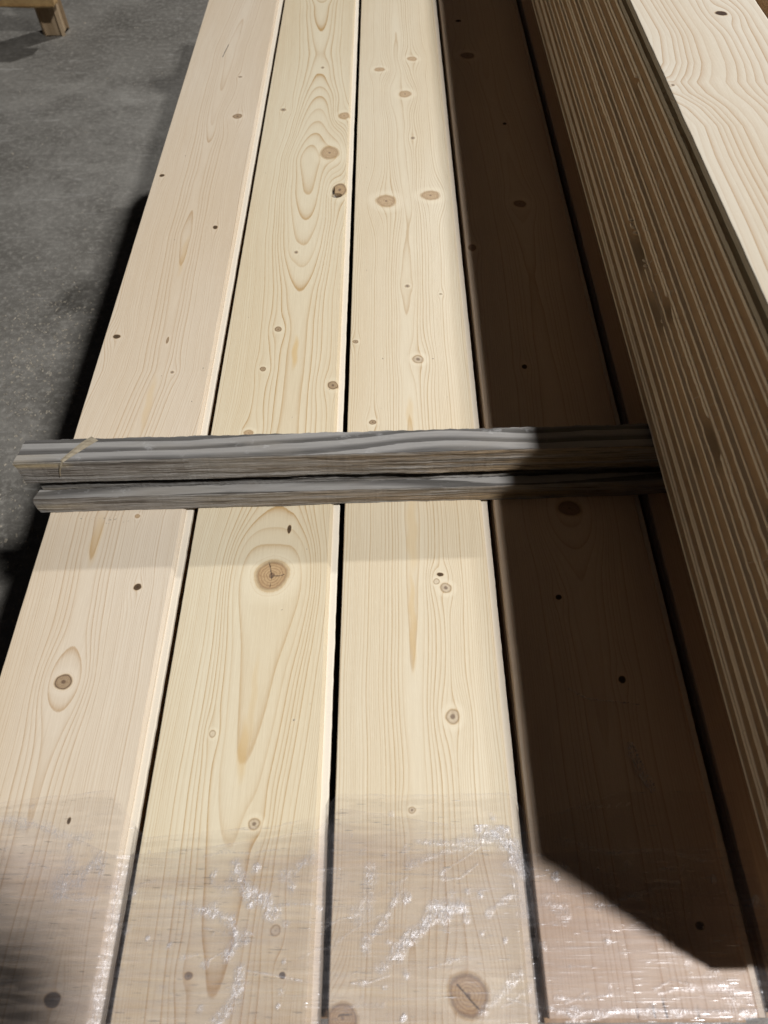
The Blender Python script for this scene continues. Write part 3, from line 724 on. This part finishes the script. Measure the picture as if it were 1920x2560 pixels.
# ------------------------------------------------------------------ tall stack of boards on the battens
SX, SZ0, NB, TH = 0.3045, ZT + 0.0729, 12, 0.02115
SY0 = -0.012
rs = np.random.RandomState(4)
ORD = ["", "second", "third", "fourth", "fifth", "sixth", "seventh", "eighth", "ninth", "tenth", "eleventh"]
def stack_board(k):
    """k = 0 at the bottom; groove side towards the left"""
    zt = SZ0 + (k + 1) * TH
    x0 = SX + rs.uniform(-0.0020, 0.0020)
    lipj = {5: 0.00040, 6: 0.00032, 1: 0.00022}.get(k, 0.00006)
    ys = np.concatenate([np.arange(SY0, 1.9, 0.0035), np.arange(1.9, 2.39, 0.05), [2.6]])
    gd = rs.uniform(0.013, 0.016)
    ga, gb = rs.uniform(0.0052, 0.0064), rs.uniform(0.0148, 0.0162)
    P = [(0.160, -0.0207), (0.0048, -0.0207), (0.0, -0.0190), (0.0, -gb - 0.0005), (0.0006, -gb), (gd, -gb + 0.0004), (gd, -ga - 0.0004), (0.0006, -ga), (0.0, -ga + 0.0005), (0.0, -0.0021), (0.0042, 0.0), (0.160, 0.0), (0.1665, -0.003), (0.1665, -0.0207), (0.160, -0.0207)]
    px = np.array([p[0] for p in P]); pz = np.array([p[1] for p in P])
    X = np.repeat(px[:, None], len(ys), 1); Z = np.repeat(pz[:, None], len(ys), 1)
    n_up = lipj * (noise1(ys, k * 7 + 1, 0.45) + (0.6 if lipj > 0.0002 else 0.12) * noise1(ys, k * 7 + 2, 0.022))
    n_lo = lipj * (noise1(ys, k * 7 + 3, 0.45) + (0.6 if lipj > 0.0002 else 0.12) * noise1(ys, k * 7 + 4, 0.022))
    crk = np.zeros(X.shape)
    bend = 0.00015 * noise1(ys, k * 7 + 5, 1.6)
    bow = 0.0008 * noise1(ys, k * 7 + 6, 0.7)
    X += bend
    X[2:5] += n_lo; X[7:11] += n_up
    Z[3:5] += (0.6 if lipj > 0.0002 else 0.1) * n_lo; Z[7:9] += (0.6 if lipj > 0.0002 else 0.1) * n_up
    dam = {4: [(0.73, 0.035, 9, 1.0), (0.62, 0.03, 8, 0.7)], 3: [(0.43, 0.012, 8, 1.0), (0.66, 0.006, 8, 1.0)], 5: [(0.42, 0.022, 8, 1.0), (0.60, 0.012, 8, 1.0)], 7: [(0.30, 0.02, 8, 0.8), (1.3, 0.03, 9, 0.7)], 9: [(0.9, 0.008, 9, 0.6)]}.get(k, [])
    for (yc, L, row, st) in dam:
        e = st * np.clip((1.1 - np.abs(ys - yc) / L + 0.5 * noise1(ys, int(yc * 100), 0.012)) * 2.2, 0, 1) * (np.abs(ys - yc) < L * 1.3)
        rows_ = (7, 8, 9) if row == 9 else (7, 8)
        for r in rows_:
            X[r] += 0.0085 * e; crk[r] = np.maximum(crk[r], 0.92 * np.clip(e * 1.5, 0, 1))
        Z[7] += 0.003 * e; crk[6] = np.maximum(crk[6], 0.6 * e)
    co = np.stack([X + x0, np.repeat(ys[None], len(P), 0), Z + zt], -1).reshape(-1, 3)
    me = fast_mesh("stacked_board", co, grid_quads(len(P), len(ys)), dict(crack=crk.ravel()))
    o = link("stacked_board", me, WE)
    end_caps("end_grain", co, len(P), len(ys), WE, o)
    add_tongue = [(0.166, -0.0070), (0.1735, -0.0072), (0.1742, -0.0080), (0.1742, -0.0122), (0.1735, -0.0130), (0.166, -0.0131)]
    ty = np.linspace(SY0, 2.4, 40)
    tco = np.stack([np.repeat(np.array([x0 + p[0] for p in add_tongue])[:, None], 40, 1), np.repeat(ty[None], 6, 0), np.repeat(np.array([zt + p[1] for p in add_tongue])[:, None], 40, 1)], -1).reshape(-1, 3)
    link("tongue", fast_mesh("tongue", tco, grid_quads(6, 40), dict(crack=np.zeros(240))), WT, o)
    if k in (1, 5, 6, 8):
        r2 = np.random.RandomState(k); fc, fq = [], []
        for _ in range(70):
            fy = r2.choice([r2.uniform(0.05, 1.2), r2.normal(0.62, 0.16)])
            fx = x0 - 0.0002; fz = zt - (ga if r2.rand() < 0.5 else gb) + r2.normal(0, 0.0008)
            L2_ = r2.uniform(0.003, 0.009); dy_ = r2.normal(0, 0.5) * L2_; dz_ = r2.normal(-0.1, 0.6) * L2_; b0 = len(fc)
            fc += [(fx, fy, fz), (fx, fy + 0.0006, fz), (fx - 0.0022, fy + dy_ * 0.6 + 0.0005, fz + dz_ * 0.6), (fx - 0.0018, fy + dy_ * 0.6, fz + dz_ * 0.6),
                   (fx - 0.0026, fy + dy_ + 0.0002, fz + dz_), (fx - 0.0025, fy + dy_, fz + dz_)]
            fq += [(b0, b0 + 1, b0 + 2, b0 + 3), (b0 + 3, b0 + 2, b0 + 4, b0 + 5)]
        fo = link("torn_fibres", fast_mesh("torn_fibres", np.array(fc), np.array(fq), dict(crack=np.zeros(len(fc)))), WT, o)
        fo["kind"] = "stuff"
    nth = NB - 1 - k
    lab = "%s board from the top of the tall stack, its grooved edge showing" % ORD[nth] if nth < 11 else "lowest board of the tall stack, resting on the grey battens"
    tag(o, lab, "board", "boards of the tall stack")
    return o
for k in range(NB - 1): stack_board(k)
zt_top = SZ0 + NB * TH
tb = plank("stacked_board", 0.3030, 0.4570, SY0, 2.4,
      D=[(-0.1, 0.6), (0.5, 0.3), (0.7, 0.0), (0.85, 0.25), (1.0, 0.9), (1.2, 1.4), (3, 2.0)],
      xc=[(-0.1, 0.475), (0.6, 0.475), (0.9, 0.470), (1.06, 0.455), (3, 0.45)], s=(0.0078, 0.0085), d_off=3.6,
      shift=[(-0.1, -0.012), (0.4, -0.012), (0.654, -0.008), (0.708, -0.005), (0.743, -0.012), (0.772, -0.024), (0.795, -0.027), (0.812, -0.020), (0.838, -0.012), (0.915, -0.003), (1.0, 0.0), (3, 0)],
      knots=[(0.4040, 0.9601, 0.0072, 0.0058, 'hole', 1.9, 0.5), (0.3075, 0.7893, 0.0019, 0.0022, 'pin', 2.0)],
      mat=W5, zt=zt_top, ydense=1.3, seed=71, dx=0.0016, dy=0.0035, lip=0.00015, warp_amp=0.0006)
tag(tb, "topmost bright board of the tall stack with wide curving grain", "board", "boards of the tall stack")

bm = bmesh.new()
for k in range(12):
    j = rs.uniform(-0.002, 0.002)
    add_box(bm, 0.4800 + j, 0.6450 + j, SY0 + 0.01, 2.38, SZ0 + k * TH, SZ0 + (k + 1) * TH - 0.0004)
me = bpy.data.meshes.new("stack_behind"); bm.to_mesh(me); bm.free()
tag(link("stack_behind", me, LOWER), "next column of stacked boards hidden beyond the tall stack", "board layers", None, "stuff")

# ------------------------------------------------------------------ stretch film round the near end of the pile
def film_sheet(name, x0, x1, ytop, ybot, off, seed, mat, crs, parent=None, nx=1050, nv=220):
    xs = np.linspace(x0, x1, nx)
    tx, tyv = zip(*ytop)
    yt = np.interp(xs, tx, tyv) + 0.0009 * noise1(xs, seed, 0.09) + 0.0003 * noise1(xs, seed + 1, 0.02)
    v = np.linspace(0, 1, nv)
    X = np.repeat(xs[:, None], nv, 1)
    Y = ybot + (yt[:, None] - ybot) * v[None]
    # height follows the boards: faces, sloping over chamfer and tongue, up to the next board
    hp = [(-0.400, -0.006), (-0.3938, 0.0), (-0.2384, 0.0), (-0.2280, -0.0062), (-0.2200, -0.0004), (-0.2190, 0.0), (-0.0630, 0.0), (-0.0525, -0.0058), (-0.0455, -0.0004), (-0.0445, 0.0), (0.1147, 0.0), (0.1255, -0.0058), (0.1320, -0.0004), (0.1330, 0.0), (0.2998, 0.0), (0.3105, -0.0058), (0.3190, 0.0), (0.33, 0.0)]
    hx, hz = zip(*hp)
    Z = np.interp(X, hx, hz) + off
    crk = np.zeros(X.shape)
    for (pts, w, st) in crs:
        for (ax, ay), (bx, by) in zip(pts[:-1], pts[1:]):
            vx, vy = bx - ax, by - ay
            L = vx * vx + vy * vy
            t = np.clip(((X - ax) * vx + (Y - ay) * vy) / L, 0, 1)
            ds = np.hypot(X - ax - t * vx, Y - ay - t * vy)
            crk = np.maximum(crk, st * np.clip(1.25 - ds / w * (1 + 0.5 * noise2(X, Y, seed + 7, 0.02, 0.016)), 0, 1))
    edist = (1 - v[None]) * (yt[:, None] - ybot)
    fold = np.clip(1 - np.abs(v[None] - 1) * (yt[:, None] - ybot) / 0.0025, 0, 1)
    crk = np.maximum(crk, 0.35 * fold * (0.5 + 0.5 * noise2(X, Y, seed + 8, 0.05, 0.05)))
    Z += 0.00035 * np.abs(noise2(X, Y, seed + 5, 0.10, 0.011)) 
    ridge = np.abs(noise2(X, Y, seed + 9, 0.012, 0.014, 12))
    Z += crk * 0.0005 * (1 - np.clip(ridge, 0, 1))
    # hang over the near end
    over = np.clip(-0.031 - Y, 0, 1)
    Z -= over * 3.2
    co = np.stack([X, Y, Z + ZT], -1).reshape(-1, 3)
    me = fast_mesh(name, co, grid_quads(nx, nv), dict(crinkle=crk.ravel(), edge=edist.ravel()), smooth=True)
    return link(name, me, mat, parent)

CR = [([(-0.281, 0.074), (-0.268, 0.078), (-0.256, 0.095), (-0.249, 0.105)], 0.0055, 0.7), ([(-0.286, 0.070), (-0.279, 0.086)], 0.007, 0.55),
      ([(-0.129, 0.087), (-0.119, 0.070), (-0.104, 0.063), (-0.097, 0.050)], 0.0065, 0.9), ([(-0.130, 0.088), (-0.137, 0.072)], 0.006, 0.5),
      ([(-0.160, 0.055), (-0.142, 0.052), (-0.130, 0.046), (-0.124, 0.034), (-0.132, 0.020)], 0.0055, 0.9), ([(-0.190, 0.066), (-0.160, 0.055)], 0.003, 0.35),
      ([(-0.065, 0.096), (-0.078, 0.085), (-0.088, 0.078)], 0.006, 0.55), ([(-0.119, 0.012), (-0.122, -0.008), (-0.134, -0.024)], 0.0055, 0.75),
      ([(0.095, 0.117), (0.108, 0.113), (0.116, 0.103), (0.121, 0.090)], 0.0085, 1.0), ([(0.030, 0.108), (0.062, 0.106), (0.100, 0.113)], 0.004, 0.6), ([(0.022, 0.088), (0.055, 0.100), (0.095, 0.108)], 0.0035, 0.5),
      ([(0.066, 0.058), (0.046, 0.052), (0.028, 0.036), (0.010, 0.024)], 0.0068, 0.95), ([(0.010, 0.024), (0.000, 0.012)], 0.006, 0.5),
      ([(-0.010, 0.085), (-0.012, 0.066), (-0.022, 0.050)], 0.008, 0.45), ([(-0.016, 0.028), (0.004, 0.052), (0.012, 0.066)], 0.0045, 0.6), ([(0.090, 0.052), (0.112, 0.066)], 0.003, 0.5),
      ([(-0.234, 0.092), (-0.232, 0.05), (-0.233, -0.03)], 0.005, 0.42), ([(0.128, 0.09), (0.130, 0.02)], 0.002, 0.4), ([(0.115, 0.075), (0.124, 0.05)], 0.006, 0.4),
      ([(0.142, 0.060), (0.158, 0.050)], 0.006, 0.35), ([(0.14, -0.018), (0.30, -0.018)], 0.0022, 0.5), ([(0.270, 0.005), (0.297, -0.012)], 0.008, 0.22),
      ([(0.080, -0.018), (0.112, 0.006)], 0.004, 0.4)]
_r = np.random.RandomState(12)
for _k in range(46):                       # long fine tension creases
    cx_, cy_ = _r.uniform(-0.39, 0.30), _r.uniform(-0.03, 0.10)
    L_, a_ = _r.uniform(0.012, 0.055), _r.normal(0.12, 0.22)
    CR.append(([(cx_, cy_), (cx_ + L_ * math.cos(a_) * 0.5, cy_ + L_ * math.sin(a_) * 0.5 + _r.normal(0, 0.002)), (cx_ + L_ * math.cos(a_), cy_ + L_ * math.sin(a_))], 0.0011, _r.uniform(0.25, 0.6)))
wrap = film_sheet("stretch_wrap", -0.400, 0.3300, [(-0.400, 0.133), (-0.36, 0.128), (-0.325, 0.126), (-0.29, 0.117), (-0.244, 0.098), (-0.22, 0.098), (-0.17, 0.103), (-0.10, 0.112), (-0.06, 0.119), (-0.04, 0.136), (0.0, 0.132), (0.06, 0.122), (0.115, 0.122), (0.128, 0.098), (0.14, 0.098), (0.22, 0.102), (0.33, 0.10)],
                  -0.060, 0.0011, 3, FILM, CR)
tag(wrap, "crinkled clear stretch film wrapped over the near ends of the boards", "stretch film")
film_sheet("film_layer", -0.400, 0.3300, [(-0.400, 0.150), (-0.356, 0.142), (-0.254, 0.154), (-0.23, 0.125), (-0.215, 0.112), (-0.10, 0.122), (-0.06, 0.130), (-0.043, 0.148), (0.122, 0.149), (0.135, 0.125), (0.22, 0.150), (0.33, 0.150)],
           -0.050, 0.0021, 13, FILM2, [([(0.16, 0.11), (0.20, 0.098), (0.25, 0.10), (0.29, 0.09)], 0.0015, 0.5), ([(0.15, 0.135), (0.22, 0.138)], 0.001, 0.5), ([(0.20, 0.06), (0.26, 0.075)], 0.0012, 0.5), ([(-0.36, 0.128), (-0.33, 0.127), (-0.30, 0.118), (-0.275, 0.112)], 0.004, 0.5), ([(0.1, 0.112), (0.118, 0.10)], 0.006, 0.6)], wrap, nx=520, nv=90)

# loose twist of film on the shaded board
def ribbon(name, pts, mat, seed, label=None):
    r = np.random.RandomState(seed)
    P = np.array(pts, dtype=float)
    t = np.linspace(0, len(P) - 1, 60)
    C = np.stack([np.interp(t, np.arange(len(P)), P[:, k]) for k in range(4)], 1)
    m = 12
    u = np.linspace(-1, 1, m)
    d = np.gradient(C[:, :2], axis=0); d /= np.linalg.norm(d, axis=1)[:, None] + 1e-9
    nrm = np.stack([-d[:, 1], d[:, 0]], 1)
    X = C[:, 0:1] + nrm[:, 0:1] * u * C[:, 3:4]
    Y = C[:, 1:2] + nrm[:, 1:2] * u * C[:, 3:4]
    Z = C[:, 2:3] + 0.0022 * np.abs(noise2(X, Y, seed, 0.006, 0.012, 12))
    co = np.stack([X, Y, Z], -1).reshape(-1, 3)
    me = fast_mesh(name, co, grid_quads(60, m), dict(crinkle=np.full(X.size, 0.55), edge=np.zeros(X.size)), smooth=True)
    return link(name, me, mat)
zf = ZT + 0.0012
tw = ribbon("film_scrap", [(0.187, 0.250, zf, 0.0008), (0.205, 0.239, zf, 0.0007), (0.232, 0.236, zf, 0.0006), (0.256, 0.233, zf, 0.0006)], FILM2, 5)
tag(tw, "thin strand of clear film lying across the shaded fourth board", "film scrap", "loose film scraps on the shaded board")
tw = ribbon("film_scrap", [(0.240, 0.196, zf, 0.0028), (0.240, 0.184, zf, 0.0042), (0.244, 0.172, zf, 0.0048), (0.249, 0.160, zf, 0.0056), (0.253, 0.150, zf, 0.0030)], FILM2, 6)
tag(tw, "small crumpled twist of clear film standing out on the shaded fourth board", "film scrap", "loose film scraps on the shaded board")

# ------------------------------------------------------------------ floor, sawdust, trestle
bm = bmesh.new()
bmesh.ops.create_grid(bm, x_segments=8, y_segments=8, size=9.0)
me = bpy.data.meshes.new("floor"); bm.to_mesh(me); bm.free()
fl = link("floor", me, CONC); fl.location = (0, 2, 0)
tag(fl, kind="structure")

def scatter(name, n, pos, smin, smax, mat, seed, flat=0.25, aspect=3.0):
    r = np.random.RandomState(seed)
    co, q = [], []
    for i in range(n):
        x, y, z = pos(r)
        L = r.uniform(smin, smax) * (1 if r.rand() > 0.12 else 1.7); w = L / r.uniform(1.2, aspect); h = L * flat * r.uniform(0.3, 1.0)
        a = r.uniform(0, 6.28); ca, sa = math.cos(a), math.sin(a)
        base = len(co)
        for (u, v, k) in ((-1, -1, 0.15), (1, -0.7, 0.3), (1, 1, 0.15), (-0.8, 0.8, 0.4), (-0.5, -0.4, 1), (0.6, -0.3, 0.8), (0.5, 0.5, 1), (-0.4, 0.4, 0.7)):
            u2 = u * L / 2 * r.uniform(0.75, 1.1); v2 = v * w / 2 * r.uniform(0.7, 1.1)
            co.append((x + ca * u2 - sa * v2, y + sa * u2 + ca * v2, z + 0.0003 + (h * k if k > 0.5 else 0)))
        q += [(base + 4, base + 5, base + 6, base + 7)] + [(base + a_, base + (a_ + 1) % 4, base + 4 + (a_ + 1) % 4, base + 4 + a_) for a_ in range(4)]
    me = fast_mesh(name, np.array(co), np.array(q))
    return link(name, me, mat)

def floor_pos(r):
    while True:
        c = r.rand()
        if c < 0.50: x, y = r.normal(-0.93, 0.10), r.normal(1.42, 0.16)
        elif c < 0.68: x, y = r.normal(-0.86, 0.10), r.normal(0.95, 0.2)
        else: x, y = r.uniform(-2.0, -0.45), r.uniform(0.3, 3.6)
        if x < -0.42: return x, y, 0.0
sd = scatter("floor_sawdust", 1700, floor_pos, 0.0015, 0.0075, CHIP, 2)
tag(sd, "pale wood chips and sawdust scattered on the concrete beside the pile", "sawdust", None, "stuff")
def board_pos(r):
    c = r.rand()
    if c < 0.5: x, y = r.normal(-0.325, 0.012), r.normal(0.458, 0.004)
    else: x, y = r.uniform(-0.385, 0.10), r.uniform(0.15, 1.8)
    if any(abs(x - g_) < 0.016 for g_ in (-0.227, -0.052, 0.126)): x += 0.04
    if 0.455 < y < 0.55 and c > 0.5: y += 0.15
    return x, y, ZT
bs = scatter("board_sawdust", 60, board_pos, 0.0008, 0.0022, CHIP, 3)
tag(bs, "tiny crumbs of sawdust lying on the planed boards", "sawdust", None, "stuff")

tr = empty("wooden_trestle", (-1.35, 3.3, 0))
tag(tr, "yellowish timber trestle standing on the concrete beyond the pile", "trestle")
def child_beam(*a, **k):
    o = beam(*a, **k); o.parent = tr; o.matrix_parent_inverse = tr.matrix_world.inverted(); o.location = (-tr.location[0], -tr.location[1], -tr.location[2]); o.matrix_parent_inverse.identity(); return o
child_beam("leg", (-1.350, 3.308, 0.0), (-1.350, 3.308, 0.42), 0.090, 0.090, LEGW, seed=3, jitter=0.001, bev=0.012, up=(0, 1, 0))
child_beam("cross_rail", (-1.282, 3.222, 0.178), (-2.30, 3.240, 0.178), 0.060, 0.098, TREST, seed=5, bev=0.006)
child_beam("leg", (-2.22, 3.308, 0.0), (-2.22, 3.308, 0.42), 0.090, 0.090, LEGW, seed=6, jitter=0.001, bev=0.012, up=(0, 1, 0))
child_beam("brace", (-1.36, 3.150, 0.36), (-1.74, 3.150, 0.02), 0.040, 0.085, TREST, seed=8, bev=0.004, up=(0, -1, 0))

# ------------------------------------------------------------------ the photographer, behind the camera: head and shoulder shade the pile's near left corner
def person():
    V = [(0.11, -0.62, 0.94), (0.11, -0.61, 1.12), (0.11, -0.56, 1.30), (0.11, -0.47, 1.425), (0.108, -0.40, 1.495), (0.105, -0.335, 1.555), (0.10, -0.285, 1.625), (0.10, -0.235, 1.565),
         (0.20, -0.62, 0.90), (0.215, -0.58, 0.50), (0.22, -0.64, 0.10), (0.23, -0.50, 0.035),
         (0.02, -0.62, 0.90), (0.00, -0.60, 0.50), (-0.01, -0.66, 0.10), (-0.02, -0.52, 0.035),
         (0.285, -0.50, 1.39), (0.345, -0.53, 1.12), (0.345, -0.45, 0.88), (0.34, -0.42, 0.80),
         (-0.065, -0.50, 1.39), (-0.175, -0.47, 1.15), (-0.115, -0.26, 1.24), (-0.085, -0.185, 1.275)]
    E = [(0, 1), (1, 2), (2, 3), (3, 4), (4, 5), (5, 6), (5, 7), (0, 8), (8, 9), (9, 10), (10, 11), (0, 12), (12, 13), (13, 14), (14, 15),
         (2, 16), (16, 17), (17, 18), (18, 19), (2, 20), (20, 21), (21, 22), (22, 23)]
    Rr = [0.15, 0.13, 0.15, 0.09, 0.055, 0.088, 0.085, 0.055, 0.09, 0.06, 0.045, 0.04, 0.09, 0.06, 0.045, 0.04, 0.068, 0.05, 0.036, 0.030, 0.068, 0.05, 0.036, 0.030]
    PX = 0.120
    V = [(x + PX, y, z) for x, y, z in V]
    for base, d in ((19, (0, 0.25, -1)), (23, (0.35, 0.85, 0.4))):      # five fingers each
        bx, by, bz = V[base]
        for q, (off, ln) in enumerate(((-0.026, 0.060), (-0.009, 0.075), (0.008, 0.080), (0.024, 0.070))):
            V.append((bx + off, by + d[1] * 0.035, bz + d[2] * 0.035)); Rr.append(0.009); E.append((base, len(V) - 1))
            V.append((bx + off, by + d[1] * (0.035 + ln * 0.6) + 0.010, bz + d[2] * (0.035 + ln * 0.6))); Rr.append(0.008); E.append((len(V) - 2, len(V) - 1))
        V.append((bx + 0.040, by + 0.02, bz)); Rr.append(0.010); E.append((base, len(V) - 1))
    me = bpy.data.meshes.new("person"); me.from_pydata(V, E, []); me.update()
    o = bpy.data.objects.new("person", me); COL.objects.link(o)
    sk = o.modifiers.new("skin", 'SKIN'); sk.use_smooth_shade = True
    for d, r in zip(me.skin_vertices[0].data, Rr): d.radius = (r, r)
    me.skin_vertices[0].data[0].use_root = True
    sb = o.modifiers.new("smooth", 'SUBSURF'); sb.levels = 1; sb.render_levels = 1
    dg = bpy.context.evaluated_depsgraph_get()
    nm = bpy.data.meshes.new_from_object(o.evaluated_get(dg))
    o.modifiers.clear(); o.data = nm
    nm.materials.clear()
    def cloth(n_, c):
        g = NT(n_); n2 = g.noise(g.scaled((300, 300, 300)), 1.0, 3)
        return g.done(g.bsdf(g.mix(n2, c, tuple(k * 0.7 for k in c)), 0.85, 0.1))
    for m_ in (cloth("dark_jacket", (0.03, 0.035, 0.05)), cloth("dark_trousers", (0.025, 0.025, 0.028)), cloth("skin_tone", (0.45, 0.28, 0.20)), cloth("brown_hair", (0.035, 0.022, 0.015))): nm.materials.append(m_)
    for p in nm.polygons:
        c = p.center
        hand = (c - __import__("mathutils").Vector((0.34 + PX, -0.40, 0.77))).length < 0.09 or (c - __import__("mathutils").Vector((-0.07 + PX, -0.15, 1.30))).length < 0.075
        p.material_index = 3 if (c.z > 1.60 or (c.z > 1.53 and c.y < -0.35)) else 2 if (hand or (c.z > 1.485 and c.y > -0.43)) else 1 if c.z < 0.96 and abs(c.x - 0.11 - PX) < 0.19 else 0
    tag(o, "person in dark clothes standing behind the camera at the near end of the pile", "person")
person()
